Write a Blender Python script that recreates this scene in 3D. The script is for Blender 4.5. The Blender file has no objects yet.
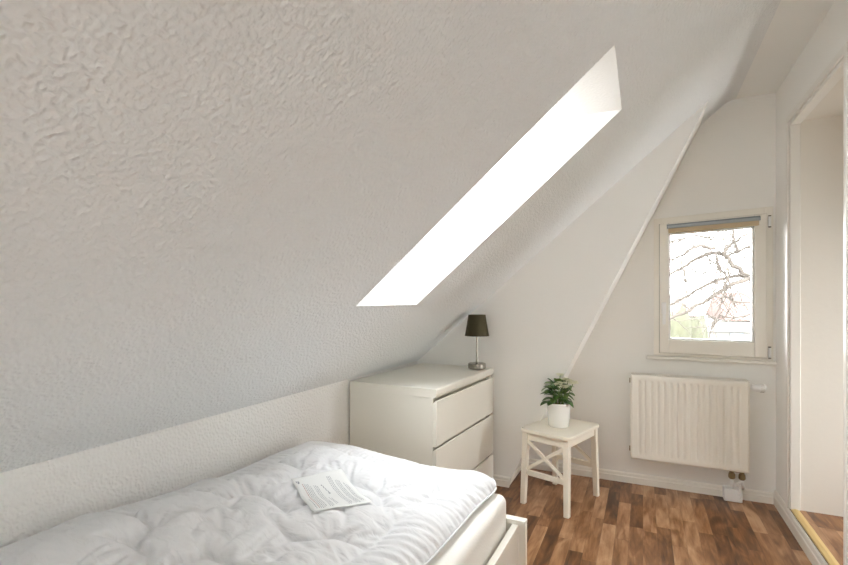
import bpy, bmesh, math, random
import numpy as np
from mathutils import Vector, Matrix

D = bpy.data
SC = bpy.context.scene
COL = SC.collection
PI = math.pi
random.seed(7)

# ------------------------------------------------------------------ helpers
def link_props(o, label=None, cat=None, group=None, kind=None):
    if label: o['label'] = label
    if cat: o['category'] = cat
    if group: o['group'] = group
    if kind: o['kind'] = kind
    return o

def thing(name, label, cat, loc=(0, 0, 0), rz=0.0, group=None):
    o = D.objects.new(name, None)
    o.empty_display_size = 0.05
    COL.objects.link(o)
    o.location = loc
    o.rotation_euler = (0, 0, rz)
    return link_props(o, label, cat, group)

def obj(name, bm, mat, parent=None, bevel=0.0, seg=2, smooth=False, subsurf=0, loc=None):
    bmesh.ops.recalc_face_normals(bm, faces=bm.faces[:])
    me = D.meshes.new(name)
    bm.to_mesh(me); bm.free()
    o = D.objects.new(name, me)
    COL.objects.link(o)
    for m in (mat if isinstance(mat, (list, tuple)) else [mat]):
        me.materials.append(m)
    if smooth:
        me.polygons.foreach_set('use_smooth', [True] * len(me.polygons))
    if bevel > 0:
        b = o.modifiers.new('bevel', 'BEVEL'); b.width = bevel; b.segments = seg
        b.limit_method = 'ANGLE'; b.angle_limit = math.radians(40)
    if subsurf:
        s = o.modifiers.new('sub', 'SUBSURF'); s.levels = subsurf; s.render_levels = subsurf
    if parent: o.parent = parent
    if loc: o.location = loc
    return o

def struct(name, bm, mat, parent=None, **k):
    o = obj(name, bm, mat, parent, **k)
    if parent is None: o['kind'] = 'structure'
    return o

def box(bm, x0, x1, y0, y1, z0, z1, mi=0, M=None):
    vs = [bm.verts.new(Vector(p)) for p in
          ((x0, y0, z0), (x1, y0, z0), (x1, y1, z0), (x0, y1, z0),
           (x0, y0, z1), (x1, y0, z1), (x1, y1, z1), (x0, y1, z1))]
    if M:
        for v in vs: v.co = M @ v.co
    for f in ((0, 3, 2, 1), (4, 5, 6, 7), (0, 1, 5, 4), (1, 2, 6, 5), (2, 3, 7, 6), (3, 0, 4, 7)):
        bm.faces.new([vs[i] for i in f]).material_index = mi
    return vs

def hexa(bm, bot, top, mi=0):
    """bot, top: four points each, same winding"""
    v = [bm.verts.new(p) for p in bot] + [bm.verts.new(p) for p in top]
    for f in ((0, 3, 2, 1), (4, 5, 6, 7), (0, 1, 5, 4), (1, 2, 6, 5), (2, 3, 7, 6), (3, 0, 4, 7)):
        bm.faces.new([v[i] for i in f]).material_index = mi

def quad(bm, *p, mi=0):
    f = bm.faces.new([bm.verts.new(q) for q in p]); f.material_index = mi
    return f

def prism(bm, prof, axis, a, b, mi=0):
    """extrude a closed 2D profile along an axis ('x','y','z') from a to b"""
    def P(u, v, t):
        return {'x': (t, u, v), 'y': (u, t, v), 'z': (u, v, t)}[axis]
    A = [bm.verts.new(P(u, v, a)) for u, v in prof]
    B = [bm.verts.new(P(u, v, b)) for u, v in prof]
    n = len(prof)
    for i in range(n):
        bm.faces.new([A[i], A[(i + 1) % n], B[(i + 1) % n], B[i]]).material_index = mi
    bm.faces.new(A).material_index = mi
    bm.faces.new(B[::-1]).material_index = mi

def lathe(bm, prof, n=32, c=(0, 0, 0), M=None, mi=0, cap=True):
    rings = []
    for r, z in prof:
        ring = []
        for i in range(n):
            a = 2 * PI * i / n
            p = Vector((c[0] + r * math.cos(a), c[1] + r * math.sin(a), c[2] + z))
            ring.append(bm.verts.new(M @ p if M else p))
        rings.append(ring)
    for A, B in zip(rings, rings[1:]):
        for i in range(n):
            bm.faces.new([A[i], A[(i + 1) % n], B[(i + 1) % n], B[i]]).material_index = mi
    if cap:
        bm.faces.new(rings[0][::-1]).material_index = mi
        bm.faces.new(rings[-1]).material_index = mi

def tube(bm, pts, rad, n=8, mi=0):
    pts = [Vector(p) for p in pts]
    rings = []
    up0 = Vector((0, 0, 1))
    for i, p in enumerate(pts):
        d = (pts[min(i + 1, len(pts) - 1)] - pts[max(i - 1, 0)]).normalized()
        a = d.cross(up0)
        if a.length < 1e-3: a = d.cross(Vector((1, 0, 0)))
        a.normalize(); b = d.cross(a).normalized()
        r = rad[i] if isinstance(rad, (list, tuple)) else rad
        rings.append([bm.verts.new(p + a * r * math.cos(2 * PI * k / n) + b * r * math.sin(2 * PI * k / n)) for k in range(n)])
    for A, B in zip(rings, rings[1:]):
        for i in range(n):
            bm.faces.new([A[i], A[(i + 1) % n], B[(i + 1) % n], B[i]]).material_index = mi
    bm.faces.new(rings[0][::-1]).material_index = mi
    bm.faces.new(rings[-1]).material_index = mi

def bar(bm, a, b, w, t, side=Vector((1, 0, 0))):
    """rectangular bar from a to b, width w in plane, thickness t along side"""
    a, b = Vector(a), Vector(b)
    d = (b - a).normalized(); s = side.normalized(); u = d.cross(s).normalized()
    q = [s * (t / 2) * i + u * (w / 2) * j for i, j in ((-1, -1), (1, -1), (1, 1), (-1, 1))]
    hexa(bm, [a + k for k in q], [b + k for k in q])

# ------------------------------------------------------------------ materials
def new_mat(name):
    m = D.materials.new(name); m.use_nodes = True
    nt = m.node_tree; nt.nodes.clear()
    out = nt.nodes.new('ShaderNodeOutputMaterial')
    b = nt.nodes.new('ShaderNodeBsdfPrincipled')
    nt.links.new(b.outputs[0], out.inputs[0])
    return m, nt, b, out

def N(nt, t, **kw):
    n = nt.nodes.new(t)
    for k, v in kw.items(): setattr(n, k, v)
    return n

def math_n(nt, op, a, b=None):
    n = N(nt, 'ShaderNodeMath', operation=op)
    for i, v in enumerate((a, b)):
        if v is None: continue
        if isinstance(v, (int, float)): n.inputs[i].default_value = v
        else: nt.links.new(v, n.inputs[i])
    return n.outputs[0]

def plain(name, col, rough=0.5, bump=0.0, bscale=60, var=0.03, metal=0.0, vscale=3.0, coat=0.0, spec=0.5, detail=3):
    m, nt, b, out = new_mat(name)
    tc = N(nt, 'ShaderNodeTexCoord')
    nz = N(nt, 'ShaderNodeTexNoise'); nz.inputs['Scale'].default_value = vscale
    nz.inputs['Detail'].default_value = 3
    nt.links.new(tc.outputs['Object'], nz.inputs['Vector'])
    mx = N(nt, 'ShaderNodeMix', data_type='RGBA')
    c1 = [min(1, c * (1 + var)) for c in col]; c2 = [c * (1 - var) for c in col]
    mx.inputs[6].default_value = (*c2, 1); mx.inputs[7].default_value = (*c1, 1)
    nt.links.new(nz.outputs[0], mx.inputs[0])
    nt.links.new(mx.outputs[2], b.inputs['Base Color'])
    b.inputs['Roughness'].default_value = rough
    b.inputs['Metallic'].default_value = metal
    b.inputs['Specular IOR Level'].default_value = spec
    b.inputs['Coat Weight'].default_value = coat
    if bump > 0:
        n2 = N(nt, 'ShaderNodeTexNoise'); n2.inputs['Scale'].default_value = bscale
        n2.inputs['Detail'].default_value = detail
        nt.links.new(tc.outputs['Object'], n2.inputs['Vector'])
        bp = N(nt, 'ShaderNodeBump'); bp.inputs['Strength'].default_value = bump
        bp.inputs['Distance'].default_value = 0.005
        nt.links.new(n2.outputs[0], bp.inputs['Height'])
        nt.links.new(bp.outputs[0], b.inputs['Normal'])
    return m

def woodchip(name, col, dist=0.0052, strength=0.75):
    """painted woodchip wallpaper: sparse rounded chips under white paint"""
    m, nt, b, out = new_mat(name)
    b.inputs['Base Color'].default_value = (*col, 1)
    b.inputs['Roughness'].default_value = 0.75
    b.inputs['Specular IOR Level'].default_value = 0.25
    tc = N(nt, 'ShaderNodeTexCoord')
    warp = N(nt, 'ShaderNodeTexNoise'); warp.inputs['Scale'].default_value = 60
    nt.links.new(tc.outputs['Object'], warp.inputs['Vector'])
    vm = N(nt, 'ShaderNodeVectorMath', operation='MULTIPLY_ADD')
    nt.links.new(warp.outputs['Color'], vm.inputs[0])
    vm.inputs[1].default_value = (0.004, 0.004, 0.004)
    nt.links.new(tc.outputs['Object'], vm.inputs[2])
    n1 = N(nt, 'ShaderNodeTexNoise'); n1.inputs['Scale'].default_value = 104
    n1.inputs['Detail'].default_value = 0.6; n1.inputs['Roughness'].default_value = 0.4
    nt.links.new(vm.outputs[0], n1.inputs['Vector'])
    r1 = N(nt, 'ShaderNodeValToRGB')
    r1.color_ramp.interpolation = 'B_SPLINE'
    r1.color_ramp.elements[0].position = 0.36; r1.color_ramp.elements[1].position = 0.80
    nt.links.new(n1.outputs[0], r1.inputs[0])
    n2 = N(nt, 'ShaderNodeTexNoise'); n2.inputs['Scale'].default_value = 190
    nt.links.new(tc.outputs['Object'], n2.inputs['Vector'])
    h = math_n(nt, 'ADD', r1.outputs[0], math_n(nt, 'MULTIPLY', n2.outputs[0], 0.12))
    bp = N(nt, 'ShaderNodeBump'); bp.inputs['Strength'].default_value = strength
    bp.inputs['Distance'].default_value = dist
    nt.links.new(h, bp.inputs['Height'])
    nt.links.new(bp.outputs[0], b.inputs['Normal'])
    return m

def crinkle(name, col):
    m = plain(name, col, 0.8, 0.0, 500, 0.01, spec=0.2)
    nt = m.node_tree; b = [n for n in nt.nodes if n.type == 'BSDF_PRINCIPLED'][0]
    tc = N(nt, 'ShaderNodeTexCoord')
    mp = N(nt, 'ShaderNodeMapping'); mp.inputs['Scale'].default_value = (0.55, 1.3, 1.0); mp.inputs['Rotation'].default_value = (0, 0, 0.35)
    nt.links.new(tc.outputs['Object'], mp.inputs[0])
    n1 = N(nt, 'ShaderNodeTexNoise'); n1.inputs['Scale'].default_value = 26; n1.inputs['Detail'].default_value = 3; n1.inputs['Distortion'].default_value = 0.8
    nt.links.new(mp.outputs[0], n1.inputs['Vector'])
    bp = N(nt, 'ShaderNodeBump'); bp.inputs['Strength'].default_value = 0.55; bp.inputs['Distance'].default_value = 0.012
    nt.links.new(n1.outputs[0], bp.inputs['Height']); nt.links.new(bp.outputs[0], b.inputs['Normal'])
    return m

def laminate(name, warm=1.0):
    m, nt, b, out = new_mat(name)
    tc = N(nt, 'ShaderNodeTexCoord'); sp = N(nt, 'ShaderNodeSeparateXYZ')
    nt.links.new(tc.outputs['Object'], sp.inputs[0])
    W, L = 0.066, 0.48
    xs = math_n(nt, 'DIVIDE', sp.outputs[0], W)
    colm = math_n(nt, 'FLOOR', xs)
    wn = N(nt, 'ShaderNodeTexWhiteNoise', noise_dimensions='1D'); nt.links.new(colm, wn.inputs['W'])
    yo = math_n(nt, 'ADD', math_n(nt, 'DIVIDE', sp.outputs[1], L), math_n(nt, 'MULTIPLY', wn.outputs[0], 7.3))
    row = math_n(nt, 'FLOOR', yo)
    cb = N(nt, 'ShaderNodeCombineXYZ'); nt.links.new(colm, cb.inputs[0]); nt.links.new(row, cb.inputs[1])
    wn2 = N(nt, 'ShaderNodeTexWhiteNoise', noise_dimensions='3D'); nt.links.new(cb.outputs[0], wn2.inputs['Vector'])
    # grain: noise stretched along the strips, shifted per strip
    off = N(nt, 'ShaderNodeVectorMath', operation='SCALE'); nt.links.new(wn2.outputs['Color'], off.inputs[0]); off.inputs['Scale'].default_value = 20
    ad = N(nt, 'ShaderNodeVectorMath', operation='ADD'); nt.links.new(tc.outputs['Object'], ad.inputs[0]); nt.links.new(off.outputs[0], ad.inputs[1])
    mp = N(nt, 'ShaderNodeMapping'); mp.inputs['Scale'].default_value = (1.0, 0.10, 1.0); nt.links.new(ad.outputs[0], mp.inputs[0])
    g = N(nt, 'ShaderNodeTexNoise'); g.inputs['Scale'].default_value = 60; g.inputs['Detail'].default_value = 5; g.inputs['Distortion'].default_value = 0.6
    nt.links.new(mp.outputs[0], g.inputs['Vector'])
    mp2 = N(nt, 'ShaderNodeMapping'); mp2.inputs['Scale'].default_value = (1.0, 0.24, 1.0); nt.links.new(ad.outputs[0], mp2.inputs[0])
    k = N(nt, 'ShaderNodeTexNoise'); k.inputs['Scale'].default_value = 13; k.inputs['Detail'].default_value = 3; k.inputs['Distortion'].default_value = 1.4
    nt.links.new(mp2.outputs[0], k.inputs['Vector'])
    t = math_n(nt, 'ADD', math_n(nt, 'MULTIPLY', wn2.outputs[0], 0.52),
               math_n(nt, 'ADD', math_n(nt, 'MULTIPLY', g.outputs[0], 0.62), math_n(nt, 'MULTIPLY', k.outputs[0], 1.05)))
    t = math_n(nt, 'SUBTRACT', t, 0.58)
    rp = N(nt, 'ShaderNodeValToRGB')
    e = rp.color_ramp.elements
    e[0].position = 0.10; e[0].color = (0.070, 0.028, 0.012, 1)
    e[1].position = 0.95; e[1].color = (0.50, 0.30, 0.165, 1)
    for p, c in ((0.30, (0.14, 0.056, 0.020, 1)), (0.5, (0.24, 0.105, 0.038, 1)), (0.72, (0.37, 0.19, 0.088, 1))):
        q = e.new(p); q.color = c
    nt.links.new(t, rp.inputs[0])
    # thin dark joint lines
    fx = math_n(nt, 'FRACT', xs); fy = math_n(nt, 'FRACT', yo)
    jx = math_n(nt, 'LESS_THAN', fx, 0.02); jy = math_n(nt, 'LESS_THAN', fy, 0.004)
    j = math_n(nt, 'MAXIMUM', jx, jy)
    mx = N(nt, 'ShaderNodeMix', data_type='RGBA'); nt.links.new(math_n(nt, 'MULTIPLY', j, 0.45), mx.inputs[0])
    nt.links.new(rp.outputs[0], mx.inputs[6]); mx.inputs[7].default_value = (0.06, 0.03, 0.015, 1)
    nt.links.new(mx.outputs[2], b.inputs['Base Color'])
    b.inputs['Roughness'].default_value = 0.30
    b.inputs['Specular IOR Level'].default_value = 0.5
    bp = N(nt, 'ShaderNodeBump'); bp.inputs['Strength'].default_value = 0.12; bp.inputs['Distance'].default_value = 0.002
    nt.links.new(g.outputs[0], bp.inputs['Height']); nt.links.new(bp.outputs[0], b.inputs['Normal'])
    return m

def glass_mat():
    m, nt, b, out = new_mat('window_glass')
    nt.nodes.remove(b)
    tr = N(nt, 'ShaderNodeBsdfTransparent'); tr.inputs[0].default_value = (0.97, 0.985, 0.98, 1)
    gl = N(nt, 'ShaderNodeBsdfGlossy'); gl.inputs['Roughness'].default_value = 0.02
    fr = N(nt, 'ShaderNodeFresnel'); fr.inputs[0].default_value = 1.35
    mx = N(nt, 'ShaderNodeMixShader')
    nt.links.new(fr.outputs[0], mx.inputs[0]); nt.links.new(tr.outputs[0], mx.inputs[1]); nt.links.new(gl.outputs[0], mx.inputs[2])
    nt.links.new(mx.outputs[0], out.inputs[0])
    return m

WARM = (0.80, 0.775, 0.735)
M = {
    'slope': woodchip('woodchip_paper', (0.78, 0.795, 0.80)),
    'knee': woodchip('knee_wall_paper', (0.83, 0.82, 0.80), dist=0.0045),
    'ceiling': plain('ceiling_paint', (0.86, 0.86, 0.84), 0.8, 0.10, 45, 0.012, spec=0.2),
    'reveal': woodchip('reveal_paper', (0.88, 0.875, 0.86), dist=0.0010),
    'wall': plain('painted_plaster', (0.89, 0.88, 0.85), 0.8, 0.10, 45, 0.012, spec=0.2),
    'wall_hall': plain('hall_plaster', (0.80, 0.765, 0.70), 0.7, 0.15, 45, 0.012, spec=0.25),
    'trim': plain('white_lacquer', (0.83, 0.81, 0.76), 0.35, 0.0, 20, 0.01),
    'skirt': plain('skirting_white', (0.84, 0.81, 0.745), 0.4, 0.05, 20, 0.01),
    'dresser': plain('cream_foil', (0.80, 0.775, 0.70), 0.32, 0.0, 20, 0.01),
    'dark_gap': plain('slot_shade', (0.12, 0.11, 0.10), 0.5),
    'stool': plain('cream_painted_wood', (0.86, 0.81, 0.70), 0.38, 0.06, 30, 0.015),
    'pot': plain('white_ceramic', (0.88, 0.88, 0.85), 0.22, 0.0, 20, 0.01, coat=0.3),
    'leaf': plain('leaf_green', (0.06, 0.145, 0.03), 0.38, 0.2, 40, 0.45, vscale=22),
    'leaf_light': plain('young_leaf', (0.17, 0.27, 0.07), 0.4, 0.2, 40, 0.3, vscale=22),
    'petal': plain('petal_cream', (0.90, 0.90, 0.74), 0.55, 0.1, 60, 0.1, vscale=40),
    'soil': plain('soil', (0.045, 0.03, 0.02), 0.95, 1.0, 90, 0.4, vscale=50),
    'shade': plain('olive_lampshade', (0.060, 0.050, 0.022), 0.85, 0.35, 420, 0.12, vscale=120),
    'shade_in': plain('shade_lining', (0.55, 0.52, 0.42), 0.8),
    'steel': plain('brushed_steel', (0.36, 0.33, 0.29), 0.22, 0.05, 80, 0.04, metal=1.0),
    'duvet': crinkle('duvet_cotton', (0.77, 0.775, 0.79)),
    'mattress': plain('mattress_cotton', (0.87, 0.845, 0.80), 0.85, 0.2, 160, 0.015, spec=0.2),
    'bed': plain('white_foil_board', (0.83, 0.80, 0.73), 0.38, 0.03, 20, 0.01),
    'slat': plain('birch_slat', (0.62, 0.46, 0.28), 0.6, 0.1, 40, 0.08),
    'paper': plain('leaflet_paper', (0.80, 0.81, 0.80), 0.6, 0.0, 20, 0.01),
    'ink': plain('grey_ink', (0.33, 0.35, 0.38), 0.7),
    'ink_red': plain('reddish_ink', (0.42, 0.20, 0.18), 0.7),
    'upvc': plain('window_plastic', (0.86, 0.83, 0.76), 0.3, 0.0, 20, 0.01),
    'gasket_shade': plain('grey_gasket_shade', (0.35, 0.33, 0.29), 0.6),
    'hinge': plain('hinge_metal', (0.10, 0.08, 0.055), 0.45, metal=0.3),
    'blind_rail': plain('blind_aluminium', (0.33, 0.36, 0.38), 0.35, metal=0.35),
    'blind_cloth': plain('blind_cloth', (0.62, 0.50, 0.33), 0.85, 0.2, 300, 0.05),
    'radiator': plain('radiator_enamel', (0.85, 0.82, 0.745), 0.3, 0.0, 20, 0.01),
    'plastic': plain('white_plastic', (0.86, 0.86, 0.85), 0.35, 0.0, 20, 0.01),
    'brass': plain('aged_brass', (0.30, 0.22, 0.12), 0.35, 0.1, 60, 0.2, metal=0.9),
    'gold': plain('gold_anodised', (0.80, 0.60, 0.27), 0.38, 0.03, 60, 0.05, metal=0.55),
    'bark': plain('pale_bark', (0.050, 0.041, 0.033), 0.9, 0.6, 30, 0.2, vscale=8),
    'roof': plain('red_tile', (0.060, 0.024, 0.017), 0.8, 0.5, 8, 0.2),
    'house': plain('pale_render', (0.14, 0.135, 0.125), 0.9, 0.1, 10, 0.05),
    'house_win': plain('far_window_glass', (0.06, 0.07, 0.08), 0.15),
    'hedge': plain('hedge_green', (0.040, 0.040, 0.022), 0.9, 0.8, 12, 0.35, vscale=6),
    'grass': plain('grass', (0.055, 0.055, 0.035), 0.95, 0.5, 12, 0.25, vscale=2),
    'floor': laminate('laminate'),
    'glass': glass_mat(),
}

# ------------------------------------------------------------------ room measures
XL, XR = -1.455, 0.722           # knee wall, right wall
YB, YF, YP = -1.70, 3.46, 3.045  # back wall, window wall, nearer gable panel
KZ, CZ, G = 0.788, 2.460, 0.862   # knee height, ceiling height, slope gradient
def slope(x): return KZ + G * (x - XL)
XC = XL + (CZ - KZ) / G
def prof(x):                     # softly rounded crease between slope and flat ceiling
    r = 0.045
    if x <= XC - r: return slope(x)
    if x >= XC + r: return CZ
    t = (x - (XC - r)) / (2 * r)
    return slope(XC - r) * (1 - t) ** 2 + 2 * CZ * t * (1 - t) + CZ * t * t

# floor
bm = bmesh.new(); quad(bm, (XL - .02, YB, 0), (XR + .02, YB, 0), (XR + .02, YF + .02, 0), (XL - .02, YF + .02, 0))
struct('floor', bm, M['floor'])

# ceiling with the visible skylight well and an added one behind the camera
S1 = (-0.981, -0.076, 1.512, 2.035)
S2 = (-0.981, -0.076, -1.25, -0.70)
xs = sorted({XL, -1.2, S1[0], -0.5, S1[1], 0.2} | {XC - .045 + .09 * i / 8 for i in range(9)} | {XR + .01})
ys = sorted({YB, S2[2], S2[3], 0.6, S1[2], S1[3], 2.6, YF + .01})
bm = bmesh.new()
grid = {(i, j): bm.verts.new((x, y, prof(x))) for i, x in enumerate(xs) for j, y in enumerate(ys)}
for i in range(len(xs) - 1):
    for j in range(len(ys) - 1):
        cx, cy = (xs[i] + xs[i + 1]) / 2, (ys[j] + ys[j + 1]) / 2
        if any(s[0] < cx < s[1] and s[2] < cy < s[3] for s in (S1, S2)): continue
        bm.faces.new([grid[i, j], grid[i, j + 1], grid[i + 1, j + 1], grid[i + 1, j]]).material_index = 2 if xs[i] > XC + .03 else 0
# reveals: vertical below, horizontal above
V = 0.335
for s in (S1, S2):
    x0, x1, y0, y1 = s
    z0, z1 = slope(x0), slope(x1)
    xo = XL + (z1 - V - KZ) / G      # where the horizontal soffit meets the roof plane
    quad(bm, (x0, y0, z0), (x0, y1, z0), (x0, y1, z0 + V), (x0, y0, z0 + V), mi=1)
    quad(bm, (x1, y0, z1), (x1, y1, z1), (xo, y1, z1), (xo, y0, z1), mi=1)
    for y in (y0, y1):
        quad(bm, (x0, y, z0), (x1, y, z1), (xo, y, z1), (x0, y, z0 + V), mi=1)
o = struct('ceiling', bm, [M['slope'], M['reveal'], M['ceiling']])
for p in o.data.polygons:
    if p.material_index != 1: p.use_smooth = True

# skylight windows in the outer roof plane
def skylight(name, s):
    x0, x1, y0, y1 = s
    z0, z1 = slope(x0) + V, slope(x1)
    xo = XL + (z1 - V - KZ) / G
    n = Vector((-G, 0, 1)).normalized(); d = Vector((1, 0, G)).normalized()
    A = Vector((x0, y0, z0)); Lz = (Vector((xo, y0, z1)) - A).length; Wy = y1 - y0
    Mx = Matrix(((d.x, 0, n.x, A.x), (0, 1, 0, A.y), (d.z, 0, n.z, A.z), (0, 0, 0, 1)))
    bm = bmesh.new(); w = 0.045
    for a in ((-.03, Lz + .03, -.03, w), (-.03, Lz + .03, Wy - w, Wy + .03), (-.03, w, w, Wy - w), (Lz - w, Lz + .03, w, Wy - w)):
        box(bm, a[0], a[1], a[2], a[3], 0, .06, M=Mx)
    fr = struct(name, bm, M['upvc'], bevel=.004)
    bm = bmesh.new(); quad(bm, *[Mx @ Vector(p) for p in ((w, w, .03), (Lz - w, w, .03), (Lz - w, Wy - w, .03), (w, Wy - w, .03))])
    obj('pane', bm, M['glass'], fr)
    l = D.lights.new('skylight_portal', 'AREA'); l.shape = 'RECTANGLE'; l.size = Lz; l.size_y = Wy
    l.cycles.is_portal = True
    lo = D.objects.new('skylight_portal', l); COL.objects.link(lo)
    R = Matrix(((d.x, 0, n.x), (0, 1, 0), (d.z, 0, n.z)))
    lo.matrix_world = Matrix.Translation(Mx @ Vector((Lz / 2, Wy / 2, .09))) @ R.to_4x4()
skylight('window_2', S1)
skylight('added_window_3', S2)  # unseen second skylight, added to bring more light into the room

def portal(loc, rot, sx, sy):
    l = D.lights.new('window_portal', 'AREA'); l.shape = 'RECTANGLE'; l.size = sx; l.size_y = sy
    l.cycles.is_portal = True
    lo = D.objects.new('window_portal', l); COL.objects.link(lo); lo.location = loc; lo.rotation_euler = rot

# knee wall (left)
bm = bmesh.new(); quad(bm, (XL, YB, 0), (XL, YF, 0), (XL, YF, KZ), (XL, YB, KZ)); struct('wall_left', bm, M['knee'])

# gable: nearer panel with a slanted edge, return, and window wall behind
JX0, JG = -0.8135, 2.037         # jog line x = JX0 + z / JG
jz = (KZ - G * XL + G * JX0) / (1 - G / JG); jx = JX0 + jz / JG
bm = bmesh.new()
f = [(XL, YP, 0), (JX0, YP, 0), (jx, YP, jz), (XL, YP, KZ)]
quad(bm, *f)
jz2 = jz + .0
quad(bm, (JX0, YP, 0), (JX0, YF, 0), (jx, YF, jz2), (jx, YP, jz2))
struct('wall_far', bm, M['wall'], bevel=0.0)

# window wall with opening
WX0, WX1, WZ0, WZ1 = 0.076, 0.702, 0.858, 1.775
def holes_wall(bm, const, axis, us, hole, top, z0=0.0, flip=False):
    """vertical wall as columns; hole = (u0,u1,z0,z1); top(u) gives the upper edge"""
    def P(u, z): return (u, const, z) if axis == 'x' else (const, u, z)
    for a, b in zip(us, us[1:]):
        m_ = (a + b) / 2
        if hole and hole[0] < m_ < hole[1]:
            quad(bm, P(a, z0), P(b, z0), P(b, hole[2]), P(a, hole[2]))
            quad(bm, P(a, hole[3]), P(b, hole[3]), P(b, top(b)), P(a, top(a)))
        else:
            quad(bm, P(a, z0), P(b, z0), P(b, top(b)), P(a, top(a)))
bm = bmesh.new()
us = sorted({-1.0, JX0, -.4, 0.0, WX0, WX1, XR} | {x for x in xs if x < XR})
us = [u for u in us if u >= -1.0]
holes_wall(bm, YF, 'x', us, (WX0, WX1, WZ0, WZ1 - .034), prof)
T = 0.075
WZt = WZ1 - .034
for p in (((WX0, WZ0), (WX1, WZ0)), ((WX1, WZ0), (WX1, WZt)), ((WX1, WZt), (WX0, WZt)), ((WX0, WZt), (WX0, WZ0))):
    quad(bm, (p[0][0], YF, p[0][1]), (p[1][0], YF, p[1][1]), (p[1][0] , YF + T, p[1][1]), (p[0][0], YF + T, p[0][1]))
struct('wall_window', bm, M['wall'])

# back wall with an unseen window added for daylight behind the camera
BW = (-0.45, 0.15, 1.00, 1.50)
bm = bmesh.new()
us = sorted({XL, -1.1, BW[0], BW[1]} | {x for x in xs if x < XR} | {XR})
def btop(x): return max(prof(x), 0)
def bhole_cols():
    for a, b in zip(us, us[1:]):
        m_ = (a + b) / 2
        if BW[0] < m_ < BW[1]:
            top_h = min(BW[3], 9)
            ta, tb = min(prof(a) - .08, BW[3]), min(prof(b) - .08, BW[3])
            quad(bm, (a, YB, 0), (b, YB, 0), (b, YB, BW[2]), (a, YB, BW[2]))
            quad(bm, (a, YB, ta), (b, YB, tb), (b, YB, prof(b)), (a, YB, prof(a)))
        else:
            quad(bm, (a, YB, 0), (b, YB, 0), (b, YB, prof(b)), (a, YB, prof(a)))
bhole_cols()
struct('wall_back', bm, M['wall'])
bm = bmesh.new()
for a in ((BW[0], BW[1], BW[2], BW[2] + .06), (BW[1] - .06, BW[1], BW[2], BW[3]), (-.23, -.17, BW[2], BW[3]), (-.25, BW[1], BW[3] - .06, BW[3])):
    box(bm, a[0], a[1], YB - .06, YB, a[2], a[3])
wb = struct('added_window_4', bm, M['upvc'], bevel=.004)
bm = bmesh.new(); quad(bm, (BW[0], YB - .03, BW[2]), (BW[1], YB - .03, BW[2]), (BW[1], YB - .03, BW[3]), (BW[0], YB - .03, BW[3]))
obj('pane', bm, M['glass'], wb)
portal(((BW[0] + BW[1]) / 2, YB - .08, (BW[2] + BW[3]) / 2), (PI / 2, 0, PI), BW[1] - BW[0], BW[3] - BW[2])

# right wall with the raised doorway
DY0, DY1, DZ0, DZ1 = 2.365, 3.165, 0.088, 2.185
bm = bmesh.new()
holes_wall(bm, XR, 'y', [YB, 0.0, DY0, DY1, YF], (DY0, DY1, DZ0, DZ1), lambda u: CZ)
struct('wall_right', bm, M['wall'])

# hall beyond the doorway
HX, HY0, HW = 1.95, 1.5, (2.48, 3.10, 0.35, 1.32)
bm = bmesh.new()
HC = DZ1 + .0
quad(bm, (XR, DY1, DZ0), (HX, DY1, DZ0), (HX, DY1, HC), (XR, DY1, HC))
quad(bm, (XR, HY0, HC), (HX, HY0, HC), (HX, DY1, HC), (XR, DY1, HC))
quad(bm, (XR + .12, HY0, DZ0), (HX, HY0, DZ0), (HX, HY0, HC), (XR + .12, HY0, HC))
quad(bm, (XR + .12, HY0, DZ0), (XR + .12, DY0, DZ0), (XR + .12, DY0, HC), (XR + .12, HY0, HC))
quad(bm, (XR, DY0, DZ0), (XR + .12, DY0, DZ0), (XR + .12, DY0, HC), (XR, DY0, HC))
holes_wall(bm, HX, 'y', [HY0, HW[0], HW[1], DY1], HW, lambda u: HC, z0=DZ0)
struct('wall_hall', bm, M['wall_hall'])
bm = bmesh.new()
for a in ((HW[0], HW[1], HW[2], HW[2] + .06), (HW[0], HW[1], HW[3] - .06, HW[3]), (HW[0], HW[0] + .06, HW[2] + .06, HW[3] - .06), (HW[1] - .06, HW[1], HW[2] + .06, HW[3] - .06)):
    box(bm, HX, HX + .06, a[0], a[1], a[2], a[3])
wh = struct('added_window_5', bm, M['upvc'], bevel=.004)  # unseen hall window, added to send light through the doorway
bm = bmesh.new(); quad(bm, (HX + .03, HW[0] + .06, HW[2] + .06), (HX + .03, HW[1] - .06, HW[2] + .06), (HX + .03, HW[1] - .06, HW[3] - .06), (HX + .03, HW[0] + .06, HW[3] - .06))
obj('pane', bm, M['glass'], wh)
portal((HX + .1, (HW[0] + HW[1]) / 2, (HW[2] + HW[3]) / 2), (0, PI / 2, 0), HW[3] - HW[2], HW[1] - HW[0])
bm = bmesh.new(); box(bm, XR, HX + .02, HY0 - .02, DY1 + .02, DZ0 - .02, DZ0)
struct('floor_hall', bm, M['floor'])

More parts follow.
